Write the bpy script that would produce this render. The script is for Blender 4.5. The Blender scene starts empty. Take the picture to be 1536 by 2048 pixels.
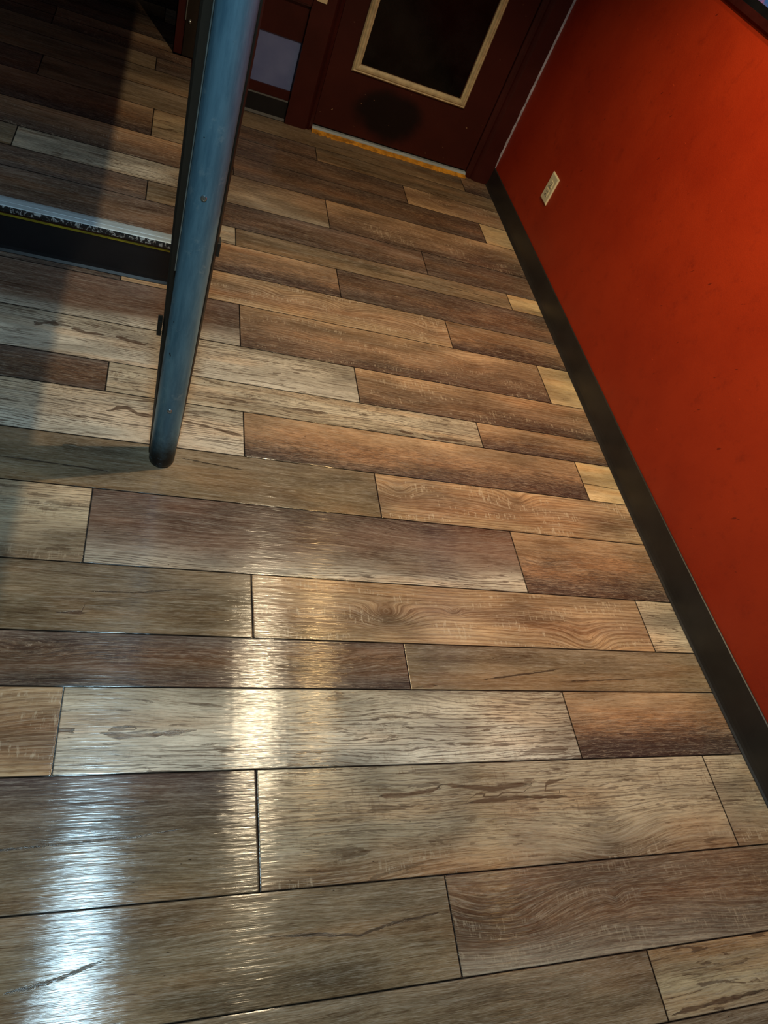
import bpy, bmesh, math, random
import numpy as np
from mathutils import Matrix, Vector

# ------------------------------------------------------------------ camera, world, lamps, exposure
S = bpy.context.scene
COL = S.collection
CAM_H = 1.5
FPX = 1390.1185
cd = bpy.data.cameras.new('camera'); cam = bpy.data.objects.new('camera', cd); COL.objects.link(cam)
cd.sensor_fit = 'VERTICAL'; cd.sensor_height = 36.0; cd.sensor_width = 27.0
cd.lens = FPX / 2048 * 36.0
cd.clip_start = 0.02
Xa = np.array([4407.68026547 - 768, 1413.53108422 - 1024, FPX]); Xa /= np.linalg.norm(Xa)
Ya = np.array([437.59504322 - 768, -849.69152173 - 1024, FPX]); Ya -= Xa * (Xa @ Ya); Ya /= np.linalg.norm(Ya)
Za = np.cross(Xa, Ya)
if Za[1] > 0: Za = -Za
Rw = np.array([Xa, Ya, Za])
cam.matrix_world = Matrix(((Rw[0, 0], -Rw[0, 1], -Rw[0, 2], 0), (Rw[1, 0], -Rw[1, 1], -Rw[1, 2], 0),
                           (Rw[2, 0], -Rw[2, 1], -Rw[2, 2], CAM_H), (0, 0, 0, 1)))
S.camera = cam

S.view_settings.view_transform = 'Standard'; S.view_settings.look = 'None'
S.view_settings.gamma = 1.0; S.view_settings.use_curve_mapping = False
S.view_settings.exposure = 0.0

W = bpy.data.worlds.new('world'); S.world = W; W.use_nodes = True
W.node_tree.nodes['Background'].inputs[0].default_value = (0.35, 0.42, 0.5, 1)
W.node_tree.nodes['Background'].inputs[1].default_value = 0.02

def lamp(name, kind, loc, power, color, target=None, **kw):
    l = bpy.data.lights.new(name, kind); l.energy = power; l.color = color
    for k, v in kw.items(): setattr(l, k, v)
    o = bpy.data.objects.new(name, l); COL.objects.link(o); o.location = loc
    if target is not None:
        o.rotation_euler = (Vector(target) - Vector(loc)).to_track_quat('-Z', 'Y').to_euler()
    return o
WARM = (1.0, 0.66, 0.30)
COOL = (0.60, 0.86, 1.0)
lamp('warm_spot', 'SPOT', (0.84, 1.50, 2.28), 82, (1.0, 0.80, 0.52), (1.10, 1.75, 0.0), spot_size=math.radians(106), spot_blend=0.40, shadow_soft_size=0.007)
lamp('wall_wash', 'SPOT', (1.18, 1.55, 2.30), 82, (1.0, 0.64, 0.27), (1.60, 1.75, 0.0), spot_size=math.radians(92), spot_blend=0.9, shadow_soft_size=0.03)
lamp('cool_panel', 'AREA', (0.02, 0.28, 2.62), 31, (0.56, 0.84, 1.0), (0.02, 0.36, 0.0), shape='RECTANGLE', size=0.16, size_y=0.24)
lamp('sconce_glow', 'POINT', (1.60, 0.60, 1.28), 1.5, (1.0, 0.62, 0.22), shadow_soft_size=0.05)
lamp('passage_fill', 'AREA', (-1.0, 2.6, 1.58), 0.9, (0.85, 0.9, 1.0), (-1.0, 2.6, 0.0), size=0.5)  # added fill that lifts the dark platform, no lamp seen there

# ------------------------------------------------------------------ node helpers
class E:
    """tiny wrapper so that shader math reads like math"""
    def __init__(s, nt, sock): s.nt = nt; s.s = sock
    def _m(s, op, *a, clamp=False):
        n = s.nt.nodes.new('ShaderNodeMath'); n.operation = op; n.use_clamp = clamp
        for i, x in enumerate((s,) + a):
            if isinstance(x, E): s.nt.links.new(x.s, n.inputs[i])
            else: n.inputs[i].default_value = x
        return E(s.nt, n.outputs[0])
    def __add__(s, o): return s._m('ADD', o)
    __radd__ = __add__
    def __mul__(s, o): return s._m('MULTIPLY', o)
    __rmul__ = __mul__
    def __sub__(s, o): return s._m('SUBTRACT', o)
    def __rsub__(s, o): return (s * -1.0) + o
    def __truediv__(s, o): return s._m('DIVIDE', o)
    def abs(s): return s._m('ABSOLUTE')
    def sin(s): return s._m('SINE')
    def pow(s, o): return s._m('POWER', o)
    def sat(s): return s._m('ADD', 0.0, clamp=True)
    def max(s, o): return s._m('MAXIMUM', o)
    def step(s, a, b):
        if a > b: return 1.0 - s.step(b, a)
        n = s.nt.nodes.new('ShaderNodeMapRange'); n.interpolation_type = 'SMOOTHSTEP'
        s.nt.links.new(s.s, n.inputs[0]); n.inputs[1].default_value = a; n.inputs[2].default_value = b
        n.inputs[3].default_value = 0; n.inputs[4].default_value = 1
        return E(s.nt, n.outputs[0])
    def rng(s, a, b, c, d):
        n = s.nt.nodes.new('ShaderNodeMapRange'); s.nt.links.new(s.s, n.inputs[0])
        for i, x in enumerate((a, b, c, d)): n.inputs[i + 1].default_value = x
        return E(s.nt, n.outputs[0])

class G:
    def __init__(g, name):
        g.m = bpy.data.materials.new(name); g.m.use_nodes = True; g.nt = g.m.node_tree
        g.b = g.nt.nodes['Principled BSDF']
    def xyz(g, vec):
        n = g.nt.nodes.new('ShaderNodeSeparateXYZ'); g.nt.links.new(vec, n.inputs[0])
        return [E(g.nt, o) for o in n.outputs]
    def obj(g): return g.xyz(g.nt.nodes.new('ShaderNodeTexCoord').outputs['Object'])
    def attr(g, name):
        n = g.nt.nodes.new('ShaderNodeAttribute'); n.attribute_name = name; return n
    def comb(g, *a):
        n = g.nt.nodes.new('ShaderNodeCombineXYZ')
        for i, x in enumerate(a):
            if isinstance(x, E): g.nt.links.new(x.s, n.inputs[i])
            else: n.inputs[i].default_value = x
        return n.outputs[0]
    def noise(g, vec, scale=1.0, detail=2.0, rough=0.5, dist=0.0):
        n = g.nt.nodes.new('ShaderNodeTexNoise'); n.noise_dimensions = '3D'
        g.nt.links.new(vec, n.inputs['Vector']); n.inputs['Scale'].default_value = scale
        n.inputs['Detail'].default_value = detail; n.inputs['Roughness'].default_value = rough
        n.inputs['Distortion'].default_value = dist
        return E(g.nt, n.outputs[0])
    def mix(g, fac, a, b, mode='MIX'):
        n = g.nt.nodes.new('ShaderNodeMix'); n.data_type = 'RGBA'; n.blend_type = mode; n.clamp_factor = True
        for idx, x in ((0, fac), (6, a), (7, b)):
            if isinstance(x, E): g.nt.links.new(x.s, n.inputs[idx])
            elif isinstance(x, bpy.types.NodeSocket): g.nt.links.new(x, n.inputs[idx])
            elif idx == 0: n.inputs[0].default_value = x
            else: n.inputs[idx].default_value = (*x, 1) if len(x) == 3 else x
        return n.outputs[2]
    def base(g, c):
        if isinstance(c, bpy.types.NodeSocket): g.nt.links.new(c, g.b.inputs['Base Color'])
        else: g.b.inputs['Base Color'].default_value = (*c, 1)
    def set(g, **k):
        for n, v in k.items():
            n = {'rough': 'Roughness', 'metal': 'Metallic', 'spec': 'Specular IOR Level', 'coat': 'Coat Weight', 'aniso': 'Anisotropic'}[n]
            if isinstance(v, E): g.nt.links.new(v.s, g.b.inputs[n])
            else: g.b.inputs[n].default_value = v
    def bump(g, h, strength=0.3, dist=0.002):
        n = g.nt.nodes.new('ShaderNodeBump'); n.inputs['Strength'].default_value = strength
        n.inputs['Distance'].default_value = dist
        g.nt.links.new(h.s, n.inputs['Height']); g.nt.links.new(n.outputs[0], g.b.inputs['Normal'])

def srgb(r, g, b):
    f = lambda c: ((c / 255 + 0.055) / 1.055) ** 2.4 if c / 255 > 0.04045 else c / 255 / 12.92
    return (f(r), f(g), f(b))

# ------------------------------------------------------------------ materials
def mat_plank():
    g = G('plank_wood')
    F, U, SD = g.xyz(g.attr('fld').outputs['Vector'])
    tint = g.attr('tint').outputs['Color']
    za, ha, mo = g.xyz(g.attr('sty').outputs['Vector'])
    ring, gouge, wid = g.xyz(g.attr('sty2').outputs['Vector'])
    cdv, cth, edge = g.xyz(g.attr('crk').outputs['Vector'])
    # broad streaks following the grain
    n1 = g.noise(g.comb(F * 1.1, U * 3.0, SD), 1.0, 5, 0.62)
    n2 = g.noise(g.comb(F * 6.0, U * 9.0, SD + 3.1), 1.0, 4, 0.6)
    n3 = g.noise(g.comb(F * 7.5, U * 34.0, SD + 9.0), 1.0, 4, 0.75)
    k = (n1 - 0.5) * 1.1 + (n2 - 0.5) * 1.3 + (n3 - 0.5) * 2.3
    c = g.mix((k * -1.7).sat(), tint, g.mix(1.0, tint, (0.34, 0.27, 0.23), 'MULTIPLY'))
    c = g.mix((k * 1.5).sat(), c, g.mix(0.5, c, (0.62, 0.56, 0.46)))
    # dark mottled wear
    mm = g.noise(g.comb(F * 3.2, U * 22.0, SD + 5.0), 1.0, 6, 0.78, 0.4)
    mk = mm.step(0.46, 0.55) * mo
    c = g.mix(mk * 0.84, c, srgb(58, 46, 43))
    ml = g.noise(g.comb(F * 5.0, U * 34.0, SD + 15.0), 1.0, 5, 0.8, 0.6).step(0.56, 0.62) * mo
    c = g.mix(ml * 0.6, c, srgb(186, 166, 144))
    # zebra: dark wavy lines on pale wood
    wob = g.noise(g.comb(F * 0.50, U * 4.2, SD + 21.0), 1.0, 4, 0.6, 0.5)
    zl = ((F * 8.0) + (wob - 0.5) * 24.0).sin()
    zt = g.noise(g.comb(F * 1.3, U * 7.0, SD + 31.0), 1.0, 3, 0.6)
    zz = (zl + (zt - 0.5) * 1.5).step(0.45, 0.95) * za * (n2 * 0.9 + 0.45).sat()
    c = g.mix(zz * 0.85, c, srgb(84, 70, 60))
    zf = (((F * 19.0) + (wob - 0.5) * 40.0).sin() + (zt - 0.5) * 1.6).step(0.3, 1.0) * za
    c = g.mix(zf * 0.42, c, srgb(112, 96, 80))
    # growth rings: alternating brown bands and thin pale lines
    rw = g.noise(g.comb(F * 0.7, U * 4.0, SD + 41.0), 1.0, 3, 0.5)
    rp = (F * 5.2) + (rw - 0.5) * 7.0
    rb = rp.sin().step(-0.2, 1.0) * ring
    c = g.mix(rb * 0.42, c, srgb(92, 64, 46))
    rl = (rp * 2.0 + 1.3).sin().step(0.62, 1.0) * ring * g.noise(g.comb(F * 2.0, U * 14.0, SD + 2.0), 1.0, 2).step(0.35, 0.65)
    c = g.mix(rl * 0.42, c, srgb(190, 168, 138))
    # saw marks across the board
    hm = g.noise(g.comb(F * 0.28, U * 6.0, SD + 51.0), 1.0, 3, 0.6).step(0.50, 0.60)
    h1 = g.noise(g.comb(F * 0.28, U * 130.0, SD + 61.0), 1.0, 3, 0.7).step(0.53, 0.62)
    h2 = g.noise(g.comb(F * 3.6, U * 14.0, SD + 71.0), 1.0, 2, 0.6).step(0.52, 0.64)
    hh = (h1 * 0.55 + h2 * 0.5 * h1 + h2 * 0.18).sat() * hm
    c = g.mix(hh * ring * ha * 0.75, c, srgb(214, 196, 168))
    c = g.mix(hh * za * ha * 0.75, c, srgb(112, 88, 66))
    # torn out brown hollows
    gm = g.noise(g.comb(F * 0.75, U * 7.5, SD + 81.0), 1.0, 5, 0.62, 0.7).step(0.585, 0.615) * gouge
    c = g.mix(gm * 0.85, c, srgb(72, 52, 38))
    # cracks
    wv = g.noise(g.comb(F * 3.0, U * 26.0, SD + 91.0), 1.0, 5, 0.7)
    ck = ((cdv + (wv - 0.5) * 0.010).abs() / cth.max(0.00005)).step(1.0, 0.55) * cth.step(0.0004, 0.0009) * (n3 * 2.2 - 0.25).sat()
    c = g.mix(ck * 0.9, c, g.mix(cth.step(0.003, 0.005), srgb(38, 29, 24), srgb(78, 56, 42)))
    # small dark pits
    pit = g.noise(g.comb(F * 2.0, U * 60.0, SD + 13.0), 1.0, 1).step(0.79, 0.82)
    c = g.mix(pit * 0.8, c, srgb(38, 28, 22))
    # joint edge
    ed = edge.step(0.0022, 0.0006)
    c = g.mix(ed * 0.88, c, (0.012, 0.010, 0.008))
    g.base(c)
    x, y, z = g.obj()
    fine = g.noise(g.comb(x * 14.0, y * 400.0, SD), 1.0, 2, 0.6)
    f2 = g.noise(g.comb(x * 9.0, y * 130.0, SD + 7.0), 1.0, 1, 0.5)
    g.bump(fine * 0.8 + f2 * 1.5 - ck * 0.3, 1.0, 0.00056)
    g.nt.links.new(g.comb(0.0, 1.0, 0.0), g.b.inputs['Tangent'])
    g.set(rough=(n2 * 0.10 + 0.11), spec=0.5, aniso=0.95)
    return g.m

def mat_simple(name, col, rough=0.5, metal=0.0, var=0.12, scale=20, bump=0.0, bscale=200, spec=0.5, stretch=(1, 1, 1)):
    g = G(name); x, y, z = g.obj()
    v = g.comb(x * stretch[0], y * stretch[1], z * stretch[2])
    n = g.noise(v, scale, 5, 0.6)
    dark = tuple(c * (1 - var * 2) for c in col); light = tuple(min(1, c * (1 + var * 1.4)) for c in col)
    g.base(g.mix(n.step(0.25, 0.75), dark, light))
    g.set(rough=(n * 0.15 + (rough - 0.075)), metal=metal, spec=spec)
    if bump: g.bump(g.noise(v, bscale, 3, 0.6), bump, 0.002)
    return g.m

def mat_red_wall():
    g = G('red_wall_paint'); x, y, z = g.obj()
    v = g.comb(x, y, z)
    n = g.noise(v, 2.2, 5, 0.6)
    c = g.mix(n.step(0.3, 0.72), srgb(160, 42, 14), srgb(178, 52, 17))
    # small scuffs: short dark strokes and light nicks
    s1 = g.noise(g.comb(x * 40, y * 60 + z * 46, z * 18 - y * 14), 1.0, 2, 0.5).step(0.735, 0.765)
    s2 = g.noise(g.comb(x * 40, y * 26 - z * 8, z * 90 + 7), 1.0, 2, 0.5).step(0.75, 0.775)
    c = g.mix(s1 * 0.6, c, srgb(70, 14, 8))
    c = g.mix(s2 * 0.5, c, srgb(210, 70, 30))
    sm = g.noise(v, 14.0, 8, 0.8).step(0.52, 0.74)
    c = g.mix(sm * 0.42, c, srgb(110, 24, 12))
    g.base(c); g.set(rough=n * 0.12 + 0.42, spec=0.35)
    g.bump(g.noise(v, 230, 3, 0.6) * 0.7 + g.noise(v, 60, 2) * 0.6, 0.28, 0.0016)
    return g.m

def mat_door():
    g = G('door_paint'); x, y, z = g.obj()
    v = g.comb(x, y, z)
    n = g.noise(v, 5, 5, 0.6)
    c = g.mix(n.step(0.3, 0.75), srgb(60, 22, 17), srgb(70, 27, 20))
    # sooty kick stain low on the leaf, and little chips
    w = g.noise(v, 9, 4, 0.6)
    d = ((x - 1.06) / 0.185)._m('POWER', 2.0) + ((z - 0.165) / 0.13)._m('POWER', 2.0)
    st = (d + (w - 0.5) * 0.9).step(1.25, 0.35)
    c = g.mix(st * 0.93, c, srgb(12, 9, 9))
    ch = g.noise(v, 75, 1).step(0.80, 0.82)
    c = g.mix(ch, c, srgb(150, 120, 90))
    g.base(c); g.set(rough=0.48, spec=0.3); g.bump(g.noise(v, 150, 3), 0.15, 0.001)
    return g.m

def mat_pipe():
    g = G('galvanised_pipe'); x, y, z = g.obj()
    n = g.noise(g.comb(x * 60, y * 60, z * 9), 1.0, 5, 0.65)
    m = g.noise(g.comb(x * 22, y * 22, z * 22), 1.0, 6, 0.75)
    c = g.mix(n.step(0.3, 0.7), srgb(98, 144, 170), srgb(126, 174, 198))
    c = g.mix(m.step(0.58, 0.66) * 0.35, c, srgb(176, 206, 216))
    c = g.mix(g.noise(g.comb(x * 90, y * 90, z * 70), 1.0, 2).step(0.74, 0.77), c, srgb(40, 44, 48))
    # black rubbed-in grime at the foot
    f = (z + (m - 0.5) * 0.12).step(0.16, 0.03)
    lf = g.noise(g.comb(x * 70, y * 40, z * 190), 1.0, 4, 0.7).step(0.60, 0.64)
    c = g.mix(f * 0.97, c, srgb(22, 22, 24))
    c = g.mix(lf * z.step(0.06, 0.02) * x.step(0.100, 0.080) * 0.8, c, srgb(120, 165, 195))
    g.base(c); g.set(rough=n * 0.15 + 0.34, metal=0.55, spec=0.5)
    g.bump(m * 0.6 + n * 0.5, 0.15, 0.001)
    return g.m

def mat_nosing():
    g = G('worn_nosing_face'); x, y, z = g.obj()
    n = g.noise(g.comb(x * 95, y * 20, z * 60), 1.0, 5, 0.7, 0.8)
    lo = g.noise(g.comb(x * 6, 0, 0), 1.0, 2)
    t = (n + (x + 0.2) * 0.10 + (lo - 0.5) * 0.1).step(0.53, 0.57)
    g.base(g.mix(t, (0.012, 0.014, 0.016), srgb(190, 205, 210)))
    g.set(metal=t * 0.5, rough=0.4); g.bump(t * 1.0, 0.5, 0.001)
    return g.m

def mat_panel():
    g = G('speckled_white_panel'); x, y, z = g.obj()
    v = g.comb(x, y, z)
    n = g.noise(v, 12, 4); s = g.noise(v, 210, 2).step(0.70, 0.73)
    c = g.mix(n.step(0.3, 0.7), srgb(104, 120, 172), srgb(116, 132, 182))  # blue light on the white sheet is put into its colour
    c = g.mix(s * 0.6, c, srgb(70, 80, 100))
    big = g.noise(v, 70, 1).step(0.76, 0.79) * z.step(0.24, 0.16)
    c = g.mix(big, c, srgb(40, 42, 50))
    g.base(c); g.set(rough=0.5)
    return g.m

M = {}
M['plank'] = mat_plank()
M['gap'] = mat_simple('dark_joint_gap', (0.012, 0.010, 0.008), 0.8)  # plain dark colour for board joints
M['red'] = mat_red_wall()
M['door'] = mat_door()
M['maroon'] = mat_simple('maroon_paint', srgb(66, 25, 20), 0.45, var=0.10, scale=6, bump=0.12, spec=0.3)
M['black_vinyl'] = mat_simple('black_vinyl', srgb(46, 42, 38), 0.42, var=0.12, scale=9, bump=0.06, bscale=90, spec=0.35)
M['riser'] = mat_simple('black_riser_vinyl', srgb(26, 28, 32), 0.38, var=0.1, scale=9, spec=0.4)
M['pipe'] = mat_pipe()
M['bronze'] = mat_simple('dark_bronze_metal', srgb(52, 46, 38), 0.42, 0.3, var=0.18, scale=14, bump=0.1, stretch=(1, 1, 0.15))
M['lip'] = mat_simple('bare_metal_lip', srgb(150, 160, 158), 0.35, 0.7, var=0.15, scale=30)
M['screw'] = mat_simple('zinc_screw', srgb(170, 178, 178), 0.28, 0.85, var=0.1, scale=90)
M['nosing_face'] = mat_nosing()
M['alu'] = mat_simple('brushed_aluminium', srgb(186, 204, 212), 0.4, 0.2, var=0.12, scale=16, bump=0.15, bscale=120, stretch=(0.3, 3, 3))
M['yellow'] = mat_simple('dirty_yellow_strip', srgb(150, 140, 30), 0.6, var=0.22, scale=22)
M['ochre'] = mat_simple('torn_ochre_foam', srgb(232, 158, 44), 0.8, var=0.26, scale=26, bump=0.8, bscale=90)
M['wood_trim'] = mat_simple('limed_wood_moulding', srgb(212, 196, 154), 0.5, var=0.12, scale=10, bump=0.25, bscale=60, stretch=(3, 3, 3))
M['pane'] = mat_simple('dark_night_glass', (0.006, 0.006, 0.006), 0.16, var=0.4, scale=8, spec=0.22)
M['ivory'] = mat_simple('ivory_plastic', srgb(236, 222, 178), 0.35, var=0.05, scale=30)
M['slot'] = mat_simple('dark_slot', (0.01, 0.01, 0.01), 0.6)
M['caulk'] = mat_simple('pale_caulk', srgb(176, 166, 172), 0.6, var=0.2, scale=40, bump=0.4, bscale=120)
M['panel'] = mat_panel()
M['brown'] = mat_simple('brown_strip', srgb(84, 62, 50), 0.55, var=0.15, scale=12)
M['plaster'] = mat_simple('dark_plaster', srgb(70, 62, 58), 0.7, var=0.08, scale=5)
M['frame_dark'] = mat_simple('dark_frame_wood', srgb(58, 18, 14), 0.4, var=0.15, scale=14)
M['frame_black'] = mat_simple('black_mat', (0.006, 0.006, 0.007), 0.45)
def mat_poster():
    g = G('blue_poster_print'); x, y, z = g.obj()
    n = g.noise(g.comb(x, y, z), 14, 3)
    g.base(g.mix(n.step(0.5, 0.66), srgb(66, 112, 196), srgb(190, 110, 150))); g.set(rough=0.3)
    return g.m
M['poster'] = mat_poster()
M['lampglass'] = mat_simple('frosted_lens', srgb(230, 230, 225), 0.4)

# ------------------------------------------------------------------ object helpers
def link(name, bm_or_me, mat, parent=None, smooth=False):
    if isinstance(bm_or_me, bmesh.types.BMesh):
        bmesh.ops.recalc_face_normals(bm_or_me, faces=bm_or_me.faces)
        me = bpy.data.meshes.new(name); bm_or_me.to_mesh(me); bm_or_me.free()
    else: me = bm_or_me
    me.materials.append(mat)
    o = bpy.data.objects.new(name, me); COL.objects.link(o)
    if parent is not None:
        o.parent = parent
        o.location = -parent.location      # part meshes are written in world metres
    if smooth:
        for p in me.polygons: p.use_smooth = True
    return o
def empty(name, loc):
    o = bpy.data.objects.new(name, None); COL.objects.link(o); o.location = loc; o.empty_display_size = 0.05
    return o
def tag(o, label, cat, group=None, kind=None):
    o['label'] = label
    o['category'] = cat
    if group: o['group'] = group
    if kind: o['kind'] = kind
    return o
def struct(o, label=None):
    o['kind'] = 'structure'
    if label: o['label'] = label
    return o
def box(bm, x0, x1, y0, y1, z0, z1, bev=0.0, seg=2):
    vs = [bm.verts.new(p) for p in [(x0, y0, z0), (x1, y0, z0), (x1, y1, z0), (x0, y1, z0), (x0, y0, z1), (x1, y0, z1), (x1, y1, z1), (x0, y1, z1)]]
    fs = [bm.faces.new([vs[i] for i in f]) for f in ((0, 3, 2, 1), (4, 5, 6, 7), (0, 1, 5, 4), (1, 2, 6, 5), (2, 3, 7, 6), (3, 0, 4, 7))]
    if bev:
        es = list({e for f in fs for e in f.edges})
        bmesh.ops.bevel(bm, geom=es, offset=bev, segments=seg, profile=0.6, affect='EDGES')
def B(*a, **k):
    bm = bmesh.new(); box(bm, *a, **k); return bm
def extrude_profile(pts, axis, a, b, ref=None):
    """closed 2D profile swept along one axis; pts are (other1, other2)"""
    bm = bmesh.new(); rings = []
    for t in (a, b):
        r = []
        for p, q in pts:
            co = {'x': (t, p, q), 'y': (p, t, q), 'z': (p, q, t)}[axis]
            r.append(bm.verts.new(co))
        rings.append(r)
    n = len(pts)
    for i in range(n):
        bm.faces.new([rings[0][i], rings[0][(i + 1) % n], rings[1][(i + 1) % n], rings[1][i]])
    bm.faces.new(rings[0]); bm.faces.new(rings[1][::-1])
    return bm
def lathe(cx, cy, prof, seg=48):
    bm = bmesh.new(); R = []
    for r, z in prof:
        R.append([bm.verts.new((cx + r * math.cos(2 * math.pi * i / seg), cy + r * math.sin(2 * math.pi * i / seg), z)) for i in range(seg)])
    for a, b in zip(R, R[1:]):
        for i in range(seg): bm.faces.new([a[i], a[(i + 1) % seg], b[(i + 1) % seg], b[i]])
    bm.faces.new(R[0][::-1]); bm.faces.new(R[-1])
    return bm
def screw_head(c, nrm, r=0.0055, h=0.003):
    """domed screw head with a cross recess, facing nrm"""
    bm = bmesh.new(); seg = 20; R = []
    prof = [(1.0, 0), (1.0, 0.35), (0.86, 0.75), (0.55, 1.0), (0.22, 1.02), (0.12, 0.55)]
    for k, t in prof:
        R.append([bm.verts.new((r * k * math.cos(2 * math.pi * i / seg), r * k * math.sin(2 * math.pi * i / seg), h * t)) for i in range(seg)])
    for a, b in zip(R, R[1:]):
        for i in range(seg): bm.faces.new([a[i], a[(i + 1) % seg], b[(i + 1) % seg], b[i]])
    bm.faces.new(R[-1])
    q = Vector(nrm).to_track_quat('Z', 'Y').to_matrix().to_4x4()
    bmesh.ops.transform(bm, matrix=Matrix.Translation(c) @ q, verts=bm.verts)
    return bm

# ------------------------------------------------------------------ plank floor (one mesh, each board its own grid)
rng = np.random.RandomState(7)
LAT = rng.rand(256, 256)
def vnoise(x, y):
    xi = np.floor(x).astype(int); yi = np.floor(y).astype(int)
    fx = x - xi; fy = y - yi; fx = fx * fx * (3 - 2 * fx); fy = fy * fy * (3 - 2 * fy)
    g = lambda a, b: LAT[a % 256, b % 256]
    return (g(xi, yi) * (1 - fx) + g(xi + 1, yi) * fx) * (1 - fy) + (g(xi, yi + 1) * (1 - fx) + g(xi + 1, yi + 1) * fx) * fy
def fbm(x, y, o=3):
    s = 0; a = 0.5; t = 0
    for i in range(o): s = s + a * vnoise(x * 2 ** i + 17 * i, y * 2 ** i + 31 * i); t += a; a *= 0.5
    return s / t
C = lambda *a: np.array(srgb(*a))
# wood characters: colours from the far edge of the board (v=1) to the near edge (v=0)
KIND = {
 'P':  dict(c=[C(186,172,146), C(196,184,160), C(190,176,150)], z=.9, h=.9, m=.0, r=0, g=.75),
 'PZ': dict(c=[C(190,178,154), C(200,190,170), C(210,202,184)], z=1.0, h=.5, m=.0, r=0, g=.7),
 'PG': dict(c=[C(190,176,150), C(182,166,138), C(146,120,92)], z=.8, h=.9, m=0, r=.35, g=.6),
 'GP': dict(c=[C(150,126,100), C(168,148,120), C(196,184,160)], z=.4, h=.6, m=0, r=.4, g=.3),
 'G':  dict(c=[C(190,162,126), C(150,120,92), C(182,154,118)], z=0, h=1.0, m=.0, r=1.0, g=0),
 'GD': dict(c=[C(180,148,112), C(152,122,94), C(92,72,62)], z=0, h=.9, m=.7, r=.8, g=0),
 'D':  dict(c=[C(176,146,112), C(152,120,90), C(80,64,58)], z=0, h=.2, m=1.0, r=.15, g=0),
 'DD': dict(c=[C(100,86,78), C(120,92,70), C(94,80,72)], z=0, h=.2, m=.8, r=.4, g=0),
 'DZ': dict(c=[C(104,84,74), C(116,94,80), C(198,190,172)], z=0, h=.1, m=.25, r=.4, g=0),
 'DT': dict(c=[C(82,70,68), C(124,108,86), C(128,110,84)], z=0, h=.1, m=.25, r=.1, g=.25),
 'T':  dict(c=[C(140,122,98), C(130,112,86), C(138,118,90)], z=0, h=.15, m=.15, r=.12, g=.22),
 'TL': dict(c=[C(206,180,134), C(198,172,126), C(208,182,138)], z=0, h=.1, m=.05, r=.15, g=.1),
 'TP': dict(c=[C(168,138,100), C(180,164,130), C(160,140,112)], z=.4, h=.8, m=0, r=.2, g=.8),
 'B':  dict(c=[C(140,116,92), C(120,94,70), C(176,162,140)], z=.1, h=.6, m=.35, r=.85, g=0),
}
# (near edge y, far edge y, joints x, kinds from left to right, details)
L1 = 1.2255
ROWS = [
 (-1.21,-1.03,[-.505,.72],['T','G','P']), (-1.03,-.85,[-.9,.325,1.55],['P','D','T','G']), (-.85,-.72,[-.07,1.155],['G','T','D']),
 (-.72,-.54,[-.505,.72],['D','P','T']), (-.54,-.31,[-.9,.325,1.55],['T','G','P','D']), (-.31,-.20,[-.07,1.155],['P','D','G']),
 (-.20,-.075,[-.505,.72],['G','P','T']),
 (-.075,.056,[-.04,1.185],['T','T','TP']),
 (.056,.242,[-.5,.726],['T','T','B']),
 (.242,.477,[-.9,.328,1.570],['P','DT','PG','PG']),
 (.477,.661,[-.070,1.171],['G','PZ','D']),
 (.661,.789,[-.5,.723],['D','DD','T']),
 (.789,.970,[-.895,.331,1.555],['G','T','G','P']),
 (.970,1.197,[-.067,1.160],['PG','DZ','D']),
 (1.197,1.371,[-.5,.724],['D','T','G']),
 (1.371,1.553,[-.9,.323,1.535],['G','PZ','D','TL']),
 (1.553,1.678,[-.070,1.157],['DD','P','D']),
 (1.678,1.857,[-.505,.717],['D','PZ','GD']),
 (1.857,2.080,[-.9,.320,1.538],['T','DZ','GD','TL']),
 (2.080,2.254,[-.07,1.156],['DD','G','D']),
 (2.254,2.441,[-.51,.713],['G','D','DD']),
 (2.441,2.560,[-.91,.313,1.530],['T','P','T','TL']),
 (2.560,2.735,[-.07,1.142],['P','DD','DD']),
 (2.735,2.965,[-.51,.716],['D','GP','GD']),
 (2.965,3.140,[.31,1.535],['T','DD','TL']),
 (3.140,3.310,[-.07,1.149],['G','DD','G']),
 (3.310,3.443,[-.51,.710],['T','DD','T']),
 (3.443,3.700,[.31,1.532],['D','T','D']),
]
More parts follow.
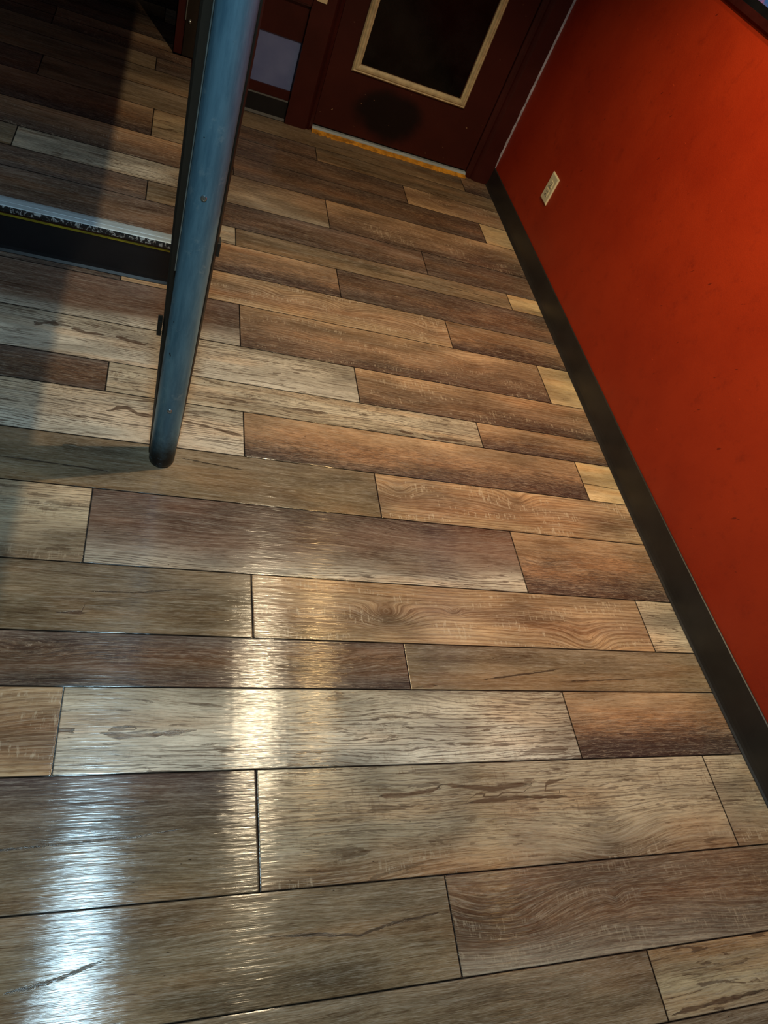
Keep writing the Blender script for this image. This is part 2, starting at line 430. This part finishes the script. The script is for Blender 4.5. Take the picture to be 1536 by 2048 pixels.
# details per board, keyed by (row near edge, board index): knots (u from board's left end, v 0..1, amount, su, sv), cracks [(x, y) world polyline, thickness]
KNOTS = {
 (.789,2): [(.36,.42,5.0,.055,.030),(.13,.12,2.5,.06,.03),(.56,.55,1.6,.02,.012),(.98,.05,4.5,.06,.05),(.80,.62,-1.6,.12,.03)],
 (.970,1): [(.93,.86,3.2,.13,.04),(.55,.55,1.2,.03,.015),(.3,.1,2.0,.2,.03)],
 (.970,2): [(.10,.5,1.5,.05,.03)],
 (1.197,2): [(.075,.62,3.6,.045,.03),(.50,.75,3.6,.05,.035),(.42,.40,1.5,.09,.03)],
 (.056,2): [(.12,.45,5.5,.14,.05),(.42,.55,1.2,.015,.02),(.85,.2,2.5,.15,.05)],
 (.242,2): [(.86,.10,3.6,.10,.05),(.1,.0,2.6,.2,.04)],
 (.661,1): [(.32,.5,2.6,.12,.03),(.95,.5,3.0,.15,.03)],
 (.477,1): [(.75,1.0,-3.0,.2,.05),(.3,.9,2.0,.12,.04)],
 (.477,0): [(1.0,.6,3.0,.08,.05)],
 (2.080,1): [(.80,.6,3.5,.05,.035),(1.15,.45,2.5,.06,.03),(.55,.6,2.5,.05,.03)],
 (2.735,2): [(.78,.35,3.2,.05,.04)],
 (1.857,2): [(.35,.8,2.0,.08,.03),(.9,.6,3.0,.07,.04)],
 (3.140,2): [(.22,.5,3.0,.05,.03)],
 (2.254,1): [(.3,.3,2.0,.1,.03)],
}
CRACKS = {
 (.789,1): [([(-.05,.893),(.06,.897),(.15,.912),(.22,.915)], .0030), ([(-.1,.835),(-.05,.838)], .006)],
 (.661,2): [([(.93,.69),(1.00,.70),(1.12,.716),(1.20,.728)], .0030), ([(.74,.668),(.80,.674)], .005), ([(1.2,.69),(1.45,.70)], .002)],
 (1.197,1): [([(-.33,1.27),(-.1,1.262),(-.02,1.256)], .0026), ([(.14,1.335),(.25,1.325),(.33,1.318)], .0030)],
 (.056,1): [([(.33,.168),(.44,.160),(.52,.150),(.60,.165),(.72,.175)], .0034), ([(-.1,.13),(-.02,.14),(.06,.163)], .0034)],
 (-.075,1): [([(.5,-.02),(.6,-.03)], .002)],
 (1.371,3): [([(1.50,1.452),(1.60,1.447),(1.70,1.440)], .0026)],
 (.242,1): [([(-.3,.345),(-.05,.352),(.10,.358),(.2,.37)], .0022)],
 (3.443,1): [([(.7,3.50),(.9,3.52),(1.1,3.50)], .0025)],
 (2.441,2): [([(.9,2.49),(1.1,2.50),(1.4,2.50),(1.5,2.47)], .0025)],
 (.477,1): [([(-.075,.567),(-.045,.568)], .006), ([(.01,.561),(.044,.554),(.098,.553),(.148,.559),(.205,.565)], .0075), ([(.02,.572),(.09,.574)], .003)],
 (.242,2): [([(.60,.410),(.663,.410),(.739,.418),(.765,.433)], .0065), ([(.76,.430),(.825,.422),(.889,.414),(.924,.417),(.968,.422),(1.004,.419)], .0065), ([(1.03,.415),(1.054,.424),(1.10,.430)], .006), ([(.80,.385),(.95,.392),(1.10,.388)], .005)],
 (1.678,1): [([(-.285,1.781),(-.271,1.796),(-.245,1.806),(-.215,1.802)], .009), ([(-.182,1.798),(-.147,1.789),(-.10,1.794)], .009), ([(-.06,1.795),(-.017,1.787),(.03,1.78)], .008)],
 (1.371,1): [([(-.055,1.471),(-.036,1.492),(-.006,1.5),(.02,1.482),(.06,1.479)], .009), ([(.14,1.478),(.188,1.474),(.253,1.463),(.325,1.45)], .007)],
 (1.553,1): [([(.84,1.574),(.895,1.569)], .006), ([(.95,1.567),(.991,1.566),(1.09,1.570)], .007), ([(.45,1.60),(.60,1.604)], .005)],
 (-.075,2): [([(1.19,-.066),(1.234,-.062),(1.335,-.058),(1.48,-.052)], .006)],
}
def plank_floor(name, rows, x0, x1, ymax, ztop, seed0, thick=0.012, ymin=-9):
    V, Fq, TI, FL, ST, S2, CK = [], [], [], [], [], [], []
    off = 0
    for ri, (ya, yb, joints, kinds) in enumerate(rows):
        yb_ = min(yb, ymax); ya_ = max(ya, ymin)
        if yb_ <= ya_ + .004: continue
        xs = [x0] + [j for j in joints if x0 + .02 < j < x1 - .02] + [x1]
        first = sum(1 for j in joints if j <= x0 + .02)
        for bi in range(len(xs) - 1):
            kb = min(bi + first, len(kinds) - 1); K = KIND[kinds[kb]]
            xa, xb = xs[bi] + .0007, xs[bi + 1] - .0007
            y_a, y_b = ya_ + .0007, yb_ - .0007
            nu = max(3, int((xb - xa) / .014)); nv = max(4, int((y_b - y_a) / .0055))
            us = np.concatenate([[xa, xa + .0012], np.linspace(xa + .004, xb - .004, nu), [xb - .0012, xb]])
            vs = np.concatenate([[y_a, y_a + .0012], np.linspace(y_a + .004, y_b - .004, nv), [y_b - .0012, y_b]])
            UU, VV = np.meshgrid(us, vs, indexing='ij')
            sd = seed0 + ri * 7.3 + kb * 3.77
            org = joints[kb - 1] if kb > 0 else joints[0] - L1
            u = UU - org; v = (VV - ya) / (yb - ya); vm = VV - ya
            edge = np.minimum(np.minimum(UU - xa, xb - UU), np.minimum(VV - y_a, y_b - VV))
            Z = np.full(UU.shape, ztop); Z[edge < .0006] -= .0004
            # colour across the board with drifting blend
            w = np.clip(v + (fbm(u * 2.2 + sd * 5, v * 2 + sd) - .5) * .55, 0, 1)
            c0, c1, c2 = K['c'][2], K['c'][1], K['c'][0]
            lo = np.clip(w * 2, 0, 1)[..., None]; hi = np.clip(w * 2 - 1, 0, 1)[..., None]
            lo = lo * lo * (3 - 2 * lo)
            col = c0 * (1 - lo) + c1 * lo; col = col * (1 - hi) + c2 * hi
            blot = fbm(u * 4.5 + sd * 3, v * 3.0 + sd * 9, 4)
            col = col * (0.22 + 1.56 * blot)[..., None]
            col = col * (0.80 + 0.40 * fbm(u * 14 + sd * 7, v * 9 + sd, 3))[..., None]
            wr = np.clip((fbm(u * 3 + sd * 11, v * 3.5 + 5, 3) - .52) * 5, 0, 1)[..., None]
            col = col * (1 - wr * .45) + (col * np.array([1.12, .86, .66])) * wr * .45
            # grain field in centimetres, warped round knots
            F = vm * 100 + (fbm(u * 1.6 + sd, v * 1.5 + sd * 2, 3) - .5) * 3.2 + (fbm(u * 7 + sd, v * 3, 2) - .5) * .8
            for (ku, kv, am, su, sv) in KNOTS.get((ya, kb), []) if seed0 == 0 else []:
                d2 = ((u - ku) / su) ** 2 + ((vm - kv * (yb - ya)) / sv) ** 2
                F = F + am * np.exp(-d2 * .6)
                if am > 0: col = col * (1 - .42 * np.exp(-d2 * 3.0))[..., None]
            ring = np.full(UU.shape, float(K['r'])); za = np.full(UU.shape, float(K['z'])); mo = np.full(UU.shape, float(K['m']))
            kd = kinds[kb]
            if kd == 'DZ': za = np.clip((.36 - w) * 6, 0, 1); mo = mo * (1 - za); ring = ring * (1 - za)
            if kd in ('D', 'GD'): mo = mo * np.clip(1.15 - w * 1.05, .12, 1)
            if kd == 'PG': za = za * np.clip(w * 3 - .6, 0, 1); ring = .9 * np.clip(1.3 - w * 3, 0, 1)
            if kd in ('P', 'PZ'): za = za * (.35 + .65 * np.clip((fbm(u * 1.8 + sd, v * 2.2, 2) - .35) * 4, 0, 1))
            if kd == 'DD': mo = mo * np.clip((fbm(u * 2 + sd, v * 3, 2) - .3) * 3, 0, 1)
            cdv = np.full(UU.shape, .05); cth = np.full(UU.shape, .0001)
            if seed0 == 0 and (ya, kb) in CRACKS:
                best = np.full(UU.shape, 1e9)
                for poly, th in CRACKS[(ya, kb)]:
                    px = [p[0] for p in poly]; py = [p[1] for p in poly]
                    dv = VV - np.interp(UU, px, py)
                    t = (UU - px[0]) / (px[-1] - px[0]); tt = th * np.clip(np.minimum(t, 1 - t) * (6 if th < .004 else 9), 0, 1) * (1 if th < .004 else .45 + 1.1 * vnoise(UU * 60, UU * 0 + 3)) + 1e-5
                    ratio = np.abs(dv) / tt; sel = ratio < best
                    cdv = np.where(sel, dv, cdv); cth = np.where(sel, tt, cth); best = np.where(sel, ratio, best)
            cth = np.where(np.abs(cdv) > .018, 1e-5, cth)
            n0, n1 = UU.shape
            V.append(np.stack([UU, VV, Z], -1).reshape(-1, 3)); TI.append(np.concatenate([np.clip(col, 0, 1), np.ones(UU.shape + (1,))], -1).reshape(-1, 4))
            FL.append(np.stack([F, u, np.full(UU.shape, sd)], -1).reshape(-1, 3))
            ST.append(np.stack([za, np.full(UU.shape, K['h']), mo], -1).reshape(-1, 3))
            S2.append(np.stack([ring, np.full(UU.shape, K['g']), v], -1).reshape(-1, 3))
            CK.append(np.stack([cdv, cth, edge], -1).reshape(-1, 3))
            idx = np.arange(n0 * n1).reshape(n0, n1) + off
            Fq.append(np.stack([idx[:-1, :-1], idx[1:, :-1], idx[1:, 1:], idx[:-1, 1:]], -1).reshape(-1, 4)); off += n0 * n1
    # sub-floor slab below the boards, so the joints read as dark gaps
    zb = ztop - .0035; ylo = max(rows[0][0], ymin); q = np.array([(x0, ylo, zb), (x1, ylo, zb), (x1, ymax, zb), (x0, ymax, zb),
        (x0, ylo, zb - thick), (x1, ylo, zb - thick), (x1, ymax, zb - thick), (x0, ymax, zb - thick)], float)
    nslab = len(V) and off
    V.append(q); TI.append(np.tile([.01, .01, .01, 1], (8, 1)))
    for A in (FL, ST, S2): A.append(np.zeros((8, 3)))
    CK.append(np.tile([.05, .0001, 0.0], (8, 1)))
    Fq.append(np.array([(0, 1, 2, 3), (7, 6, 5, 4), (4, 5, 1, 0), (5, 6, 2, 1), (6, 7, 3, 2), (7, 4, 0, 3)]) + off)
    V = np.concatenate(V); Fq = np.concatenate(Fq)
    me = bpy.data.meshes.new(name)
    me.vertices.add(len(V)); me.vertices.foreach_set('co', V.ravel())
    me.loops.add(Fq.size); me.loops.foreach_set('vertex_index', Fq.ravel().astype(np.int32))
    me.polygons.add(len(Fq)); me.polygons.foreach_set('loop_start', np.arange(0, Fq.size, 4, dtype=np.int32))
    me.update(calc_edges=True)
    a = me.attributes.new('tint', 'FLOAT_COLOR', 'POINT'); a.data.foreach_set('color', np.concatenate(TI).ravel())
    for nm, arr in (('fld', FL), ('sty', ST), ('sty2', S2), ('crk', CK)):
        a = me.attributes.new(nm, 'FLOAT_VECTOR', 'POINT'); a.data.foreach_set('vector', np.concatenate(arr).ravel())
    me.validate()
    return link(name, me, M['plank'])
WALL_Y = 3.62
fl_ = struct(plank_floor('floor', ROWS, -1.9, 1.76, WALL_Y + .02, 0.0, 0), 'wood-look plank floor of mixed grey, tan and brown boards')

# ------------------------------------------------------------------ right wall, baseboard, ceiling, other walls
def wx(y): return 1.703 + (.034 * ((1.6 - y) / 1.25) ** 2 if y < 1.6 else 0) if y > .3 else 1.703 + .034 * 1.04 ** 2 + (.3 - y) * .01
def curved_strip(prof, ys):
    """profile (dx from wall line, z) swept along the right wall's line"""
    bm = bmesh.new(); R = []
    for y in ys: R.append([bm.verts.new((wx(y) + d, y, z(y) if callable(z) else z)) for d, z in prof])
    n = len(prof)
    for a, b in zip(R, R[1:]):
        for i in range(n): bm.faces.new([a[i], a[(i + 1) % n], b[(i + 1) % n], b[i]])
    bm.faces.new(R[0]); bm.faces.new(R[-1][::-1])
    return bm
ys = [-1.2, -.6, -.2, .1, .3, .5, .7, .9, 1.1, 1.3, 1.5, 1.6, 2.2, 2.9, 3.61]
struct(link('wall_right', curved_strip([(0, 0), (0, 2.7), (.1, 2.7), (.1, 0)], ys), M['red']), 'orange-red painted wall')
bt = lambda y: .098 + max(0, 3.6 - y) * .0065
bt2 = lambda y: bt(y) - .002
struct(link('baseboard_right', curved_strip([(.002, .0005), (-.0135, .0005), (-.0145, .003), (-.0105, .008), (-.0075, .016), (-.006, .03), (-.0055, bt2), (-.003, bt), (.002, bt)], ys[:-1] + [3.598]), M['black_vinyl']),
       'black vinyl cove base along the red wall')
struct(link('ceiling', B(-1.9, 1.85, -1.2, 5.2, 2.7, 2.8), M['plaster']))
struct(link('wall_left', B(-2.0, -1.9, -1.2, 5.2, -.02, 2.7), M['plaster']))
struct(link('wall_front', B(-2.0, 1.85, -1.3, -1.2, -.02, 2.7), M['plaster']))
# unseen blocker added over the left half, its edge cuts the warm light
struct(link('unseen_blocker', B(-1.9, .523, 1.285, 3.60, 1.60, 2.70), M['plaster']))

# back wall with the door
bm = bmesh.new()
box(bm, .057, .362, WALL_Y, WALL_Y + .12, 0, 2.7)
box(bm, .362, .566, WALL_Y, WALL_Y + .12, 0, .138)
box(bm, .362, .566, WALL_Y, WALL_Y + .12, .354, 2.7)
box(bm, .566, .64, WALL_Y, WALL_Y + .12, 0, 2.7)
box(bm, .64, 1.82, WALL_Y, WALL_Y + .12, 2.08, 2.7)
box(bm, 1.64, 1.82, WALL_Y, WALL_Y + .12, 0, 2.08)
struct(link('wall_back', bm, M['maroon']), 'dark maroon wall round the door')
# white panel set into the wall
t = empty('access_panel', (.463, WALL_Y, .138)); tag(t, 'speckled white panel, blue light painted into its colour, set low in the maroon wall left of the door', 'panel')
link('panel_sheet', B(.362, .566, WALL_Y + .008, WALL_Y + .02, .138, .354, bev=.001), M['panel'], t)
link('side_strip', B(.338, .364, WALL_Y - .004, WALL_Y + .0, .136, .356, bev=.001), M['brown'], t)  # flat brown strip along the panel's left edge
struct(link('baseboard_back', extrude_profile([(WALL_Y, .0005), (WALL_Y - .014, .0005), (WALL_Y - .014, .003), (WALL_Y - .008, .014), (WALL_Y - .006, .09), (WALL_Y - .003, .096), (WALL_Y, .096)], 'x', .11, .563), M['riser']),
       'black vinyl base below the pale panel')

# door casings: stepped profile, left and right
def casing(name, xs, flip, label):
    # xs: (outer, face edge, step, door side)
    o, f, s, d = xs
    pts = [(o, WALL_Y + .001), (o, WALL_Y - .024), (f, WALL_Y - .024), (f + (s - f) * .15, WALL_Y - .018), (f + (s - f) * .35, WALL_Y - .008),
           (f + (s - f) * .55, WALL_Y - .014), (f + (s - f) * .75, WALL_Y - .006), (s, WALL_Y + .002), (d, WALL_Y + .004), (d, WALL_Y + .075), (o, WALL_Y + .075)]
    if not flip: pts = pts[:]
    return struct(link(name, extrude_profile(pts, 'z', 0.0005, 2.12), M['maroon']), label)
casing('trim_1', (.566, .668, .704, .706), False, 'maroon door casing left of the door')
casing('trim_2', (1.698, 1.617, 1.568, 1.566), False, 'maroon door casing beside the red wall')
# pale caulk line in the corner
bm = bmesh.new(); random.seed(4); R = []
N = 60
for i in range(N + 1):
    z = .100 + (2.6 - .100) * (i / N) ** 1.6
    w = (.0012 + .0055 * min(1, max(0, (z - .10) / .07))) * (1 + .25 * math.sin(i * 2.1) * (z < .5))
    x1_ = 1.7005; R.append([bm.verts.new(p) for p in ((x1_ - w, WALL_Y - .0245, z), (x1_ + .002, WALL_Y - .026 - w * .5, z), (x1_ + .002, WALL_Y - .012, z), (x1_ - w, WALL_Y - .012, z))])
for a, b in zip(R, R[1:]):
    for i in range(4): bm.faces.new([a[i], a[(i + 1) % 4], b[(i + 1) % 4], b[i]])
bm.faces.new(R[0]); bm.faces.new(R[-1][::-1])
struct(link('trim_3', bm, M['caulk']), 'pale caulk line in the wall corner')

# the door
d = empty('door_1', (1.135, WALL_Y + .03, .028)); struct(d, 'dark maroon door with a black window in a pale wood frame')
bm = bmesh.new()
WX0, WX1, WZ0, WZ1 = .850, 1.376, .350, 1.72
for a in ((.709, WX0, .028, 2.06), (WX1, 1.563, .028, 2.06), (WX0, WX1, .028, WZ0), (WX0, WX1, WZ1, 2.06)):
    box(bm, a[0], a[1], WALL_Y + .012, WALL_Y + .05, a[2], a[3])
link('door_leaf', bm, M['door'], d)
# moulding: mitred profile ring
def mould(x0, x1, z0, z1, w, yb):
    prof = [(0, 0), (0, .010), (.006, .017), (.010, .015), (.016, .020), (.024, .021), (.028, .016), (w, .012), (w, 0)]  # (distance in from outer edge, height)
    bm = bmesh.new(); R = []
    for cx, cz, sx, sz in ((x0, z0, 1, 1), (x1, z0, -1, 1), (x1, z1, -1, -1), (x0, z1, 1, -1)):
        R.append([bm.verts.new((cx + sx * a, yb - h, cz + sz * a)) for a, h in prof])
    n = len(prof)
    for k in range(4):
        a, b = R[k], R[(k + 1) % 4]
        for i in range(n): bm.faces.new([a[i], a[(i + 1) % n], b[(i + 1) % n], b[i]])
    return bm
fr = link('window_frame', mould(.816, 1.415, .313, 1.76, .036, WALL_Y + .013), M['wood_trim'], d); fr['label'] = 'pale wood moulding'
gl = link('window_pane', B(WX0 - .005, WX1 + .005, WALL_Y + .016, WALL_Y + .022, WZ0 - .005, WZ1 + .005), M['pane'], d); gl['label'] = 'black glass pane with faint smudges'
kn = link('door_knob', lathe(0, 0, [(.012, 0), (.012, .03), (.026, .04), (.028, .055), (.018, .066)], 24), M['screw'], d)
kn.rotation_euler = (math.radians(90), 0, 0); kn.location = Vector((.765, WALL_Y + .012, .98)) - d.location
# outside of the door: closed dark vestibule
struct(link('wall_vestibule', B(.6, 1.8, WALL_Y + .30, WALL_Y + .34, -.02, 2.7), M['frame_black']))

# threshold: metal bar with torn ochre foam in front
t = empty('door_threshold', (1.135, WALL_Y, 0)); tag(t, 'metal sill bar with torn ochre foam edge under the maroon door', 'threshold')
link('metal_bar', extrude_profile([(WALL_Y + .045, .0005), (WALL_Y - .006, .0005), (WALL_Y - .004, .012), (WALL_Y + .004, .018), (WALL_Y + .045, .019)], 'x', .706, 1.566), M['alu'], t)
bm = bmesh.new(); R = []; random.seed(11); nx = 110
for i in range(nx + 1):
    x = .704 + .862 * i / nx
    fr_ = WALL_Y - .036 + .010 * (x < .80) * (random.random()) + random.uniform(-.0045, .004) + (.004 * math.sin(x * 22))
    if x > 1.52: fr_ += .012 * (x - 1.52) / .05
    h = .0035 + random.uniform(-.001, .0015)
    R.append([bm.verts.new(p) for p in ((x, WALL_Y - .003, .0006), (x, fr_, .0006), (x, fr_ + .002, h), (x, (fr_ + WALL_Y) / 2 - .002, h + .003 + random.uniform(-.0015, .002)), (x, WALL_Y - .003, .010))])
for a, b in zip(R, R[1:]):
    for i in range(5): bm.faces.new([a[i], a[(i + 1) % 5], b[(i + 1) % 5], b[i]])
bm.faces.new(R[0]); bm.faces.new(R[-1][::-1])
p = link('foam_edge', bm, M['ochre'], t); p['label'] = 'ragged ochre foam'

# ------------------------------------------------------------------ wall end with metal upright at the platform opening
t = empty('metal_upright', (.09, WALL_Y, .157)); tag(t, 'dark metal upright with a bolt fixed to the wall end above the platform', 'upright')
link('channel', B(.058, .128, WALL_Y - .028, WALL_Y - .0005, .157, 1.66, bev=.003), M['bronze'], t)
link('edge_lip', B(.0555, .0595, WALL_Y - .031, WALL_Y - .002, .30, 1.66), M['lip'], t)
link('washer', screw_head((.0765, WALL_Y - .0275, .297), (0, -1, .0), .011, .0025), M['bronze'], t)
link('bolt', screw_head((.0765, WALL_Y - .0295, .297), (0, -1, .0), .0062, .005), M['screw'], t)
struct(link('trim_4', B(.022, .0565, WALL_Y - .022, WALL_Y + .12, .157, 2.7, bev=.002), M['maroon']), 'maroon corner strip at the wall end')

# ------------------------------------------------------------------ raised platform with nosing
PZ = .155; PY = 2.115; PX = .108
PR = [
 (2.160,2.335,[-.87,.355],['T','DD','DD']), (2.335,2.462,[-1.245,-.020],['D','DD','T']), (2.462,2.600,[-.446,.78],['T','P','P']),
 (2.600,2.785,[-.87,.355],['D','GD','GD']), (2.785,3.008,[-1.25,-.028],['GD','D','TP']), (3.008,3.188,[-.447,.78],['DD','T','T']),
 (3.188,3.360,[-.87,.355],['D','T','T']), (3.360,3.495,[-1.25,-.042],['D','T','DD']), (3.495,3.685,[-.46,.78],['DD','GD','P']),
 (3.685,3.91,[-.87,.355],['T','DD','P']), (3.91,4.09,[-1.25,-.03],['T','D','P']), (4.09,4.27,[-.45,.78],['T','DD','P']), (4.27,4.50,[-.87,.355],['T','DD','P']),
 (4.50,5.20,[-1.25,-.03],['T','D','P']),
]
pf = plank_floor('platform_boards', PR, -1.9, PX - .004, WALL_Y - .031, PZ, 200, ymin=2.160)
pf.name = 'floor_platform'; struct(pf, 'plank surface of the raised platform')
struct(plank_floor('floor_passage', PR, -1.9, .0215, 5.2, PZ - .0003, 200, ymin=WALL_Y - .0295), 'dark plank floor beyond the wall end')
struct(link('wall_platform', B(-1.9, PX - .003, PY + .004, 5.2, -.01, PZ - .017), M['riser']), 'body of the raised platform')
struct(link('baseboard_platform', extrude_profile([(PY + .004, .0005), (PY - .012, .0005), (PY - .013, .003), (PY - .007, .010), (PY - .004, .020), (PY - .003, .124), (PY + .004, .124)], 'x', -1.9, PX - .002), M['riser']),
       'black vinyl riser of the platform step')
struct(link('wall_passage', B(-2.0, .25, 5.2, 5.3, -.02, 2.7), M['plaster']))
struct(link('wall_passage_side', B(.0225, .12, WALL_Y + .121, 5.2, -.02, 2.7), M['plaster']))
t = empty('stair_nosing', (-.9, PY, .124)); tag(t, 'worn silver metal nosing with yellow strip along the platform step', 'nosing')
link('face', extrude_profile([(PY - .004, .136), (PY - .010, .140), (PY - .011, .150), (PY - .008, .1575), (PY + .004, .1575), (PY + .004, .136)], 'x', -1.9, PX), M['nosing_face'], t)['label'] = 'black face worn to bare metal'
link('tread_strip', extrude_profile([(PY - .0085, .1573), (PY - .006, .1592), (PY + .010, .1596), (PY + .0105, .1588), (PY + .0125, .1588), (PY + .013, .1594), (PY + .034, .1590), (PY + .047, .1555), (PY + .047, .139), (PY + .0045, .139)], 'x', -1.9, PX), M['alu'], t)['label'] = 'brushed silver top strip'
link('yellow_strip', B(-1.9, PX, PY - .0065, PY + .003, .1245, .1305), M['yellow'], t)['label'] = 'dirty yellow strip'
link('dark_red_bead', B(-1.9, PX, PY - .0045, PY + .003, .1306, .1358), M['frame_dark'], t)  # dark red line between the yellow strip and the worn face

# ------------------------------------------------------------------ the post
PC = (.0945, 1.320); PRAD = .0333
t = empty('support_post', (PC[0], PC[1], 0)); tag(t, 'blue-grey galvanised round post with scuffed black foot standing on the plank floor', 'post')
PTOP = 1.599
prof = [(.029, .0008), (.0315, .004), (.0328, .012), (PRAD, .03)] + [(PRAD, z) for z in np.linspace(.1, PTOP, 24)]
link('pipe', lathe(PC[0], PC[1], prof, 64), M['pipe'], t, smooth=True)
# dark channel behind the pipe, a little wider than it
bm = bmesh.new(); R = []
for z, xl, xr in ((.0008, .0600, .1290), (.06, .0585, .1310), (.2, .0560, .1335), (.5, .0500, .1365), (.7, .0440, .1370), (1.0, .0405, .1375), (PTOP, .0400, .1380)):
    R.append([bm.verts.new(p) for p in ((xl, 1.342, z), (xl + .004, 1.336, z), (xr - .004, 1.336, z), (xr, 1.342, z), (xr, 1.362, z), (xl, 1.362, z))])
for a, b in zip(R, R[1:]):
    for i in range(6): bm.faces.new([a[i], a[(i + 1) % 6], b[(i + 1) % 6], b[i]])
bm.faces.new(R[0]); bm.faces.new(R[-1][::-1])
link('backing_channel', bm, M['bronze'], t)['label'] = 'dark bronze channel'
link('edge_lip', B(.0585, .0605, 1.318, 1.340, .60, PTOP), M['lip'], t)
link('side_clip', B(.0400, .0500, 1.340, 1.366, .405, .445, bev=.0015), M['bronze'], t)
link('side_clip', B(.1340, .1430, 1.340, 1.366, .640, .672, bev=.0015), M['bronze'], t)
for ang, z in ((-97, .79), (-93, .222)):
    a = math.radians(ang); n = (math.cos(a), math.sin(a), 0)
    link('screw', screw_head((PC[0] + n[0] * (PRAD - .0006), PC[1] + n[1] * (PRAD - .0006), z), n, .0060, .0034), M['screw'], t)['label'] = 'shiny screw head'

# ------------------------------------------------------------------ receptacle on the red wall
XW = 1.703; YO, ZO = 2.970, .329; HW, HH = .040, .062
t = empty('wall_outlet', (XW, YO, ZO)); tag(t, 'ivory electrical outlet on the red wall above the black base', 'outlet')
bm = bmesh.new()
a = [bm.verts.new((XW - .0002, YO + s * HW, ZO + q * HH)) for s, q in ((-1, -1), (1, -1), (1, 1), (-1, 1))]
b_ = [bm.verts.new((XW - .0035, YO + s * HW, ZO + q * HH)) for s, q in ((-1, -1), (1, -1), (1, 1), (-1, 1))]
c_ = [bm.verts.new((XW - .0065, YO + s * (HW - .0045), ZO + q * (HH - .0045))) for s, q in ((-1, -1), (1, -1), (1, 1), (-1, 1))]
for p_, q_ in ((a, b_), (b_, c_)):
    for i in range(4): bm.faces.new([p_[i], p_[(i + 1) % 4], q_[(i + 1) % 4], q_[i]])
bm.faces.new(c_); bm.faces.new(a[::-1])
link('cover_plate', bm, M['ivory'], t)
for s in (1, -1):
    rc = link('receptacle', B(XW - .0085, XW - .0062, YO - .0165, YO + .0165, ZO + s * .0195 - .0145, ZO + s * .0195 + .0145, bev=.001), M['ivory'], t)
    zc = ZO + s * .0195
    for y0, hw, z0, hh in ((-.0065, .0013, .003, .0045), (.0065, .0013, .003, .0038), (0, .0024, -.0085, .0024)):
        sl = link('slot', B(XW - .0089, XW - .0084, YO + y0 - hw, YO + y0 + hw, zc + z0 - hh, zc + z0 + hh), M['slot'])
        sl.parent = rc
        sl.location = (0, 0, 0)
link('screw', screw_head((XW - .0062, YO, ZO), (-1, 0, 0), .003, .0012), M['screw'], t)

# ------------------------------------------------------------------ framed print on the red wall (only its lower edge shows)
t = empty('framed_print', (XW, 2.1, 1.232)); tag(t, 'dark framed blue print hanging high on the red wall', 'picture')
Y0, Y1, Z0, Z1 = 1.25, 2.95, 1.236, 2.05
def ringbox(y0, y1, z0, z1, w, x0, x1):
    bm = bmesh.new()
    for b in ((y0, y1, z0, z0 + w), (y0, y1, z1 - w, z1), (y0, y0 + w, z0 + w, z1 - w), (y1 - w, y1, z0 + w, z1 - w)):
        box(bm, x0, x1, b[0], b[1], b[2], b[3])
    return bm
link('frame', ringbox(Y0, Y1, Z0, Z1, .022, XW - .012, XW - .0006), M['frame_dark'], t)
link('black_border', ringbox(Y0 + .022, Y1 - .022, Z0 + .022, Z1 - .022, .023, XW - .010, XW - .0006), M['frame_black'], t)
link('print', B(XW - .006, XW - .0006, Y0 + .045, Y1 - .045, Z0 + .045, Z1 - .045), M['poster'], t)['label'] = 'blue print'

# ------------------------------------------------------------------ things whose lower edges show at the top of the maroon wall
t = empty('wall_box', (.50, WALL_Y, .502)); tag(t, 'dark maroon box on the wall above the pale panel', 'box')
link('body', B(.44, .566, WALL_Y - .020, WALL_Y - .0004, .505, .70, bev=.003), M['frame_dark'], t)
link('lid', B(.436, .570, WALL_Y - .024, WALL_Y - .0204, .512, .704, bev=.0015), M['maroon'], t)
t = empty('switch_plate', (.602, WALL_Y - .024, .537)); tag(t, 'small ivory plate on the casing beside the maroon box', 'switch')
link('plate', B(.580, .626, WALL_Y - .030, WALL_Y - .0244, .5385, .64, bev=.0015), M['ivory'], t)
link('toggle', B(.599, .607, WALL_Y - .040, WALL_Y - .0296, .583, .600, bev=.001), M['ivory'], t)

# ------------------------------------------------------------------ lamp housings (overhead, outside the frame)
def can(name, c, r, label):
    t = empty(name, (c[0], c[1], c[2] + .01)); tag(t, label, 'lamp')
    bm = bmesh.new(); seg = 32; R = []
    for rr, z in ((r, .012), (r, .14), (r * .8, .15), (r * .8, .05), (r * .86, .012)):
        R.append([bm.verts.new((c[0] + rr * math.cos(2 * math.pi * i / seg), c[1] + rr * math.sin(2 * math.pi * i / seg), c[2] + z)) for i in range(seg)])
    n = len(R)
    for k in range(n):
        a_, b_ = R[k], R[(k + 1) % n]
        for i in range(seg): bm.faces.new([a_[i], a_[(i + 1) % seg], b_[(i + 1) % seg], b_[i]])
    link('shade', bm, M['frame_black'], t)
    link('stem', lathe(c[0], c[1], [(.008, c[2] + .145), (.008, 2.6995)], 12), M['frame_black'], t)
can('spot_lamp', (.84, 1.50, 2.28), .05, 'black spot lamp hanging over the lit floor')
can('spot_lamp', (1.18, 1.55, 2.30), .05, 'black spot lamp hanging nearest the red wall')
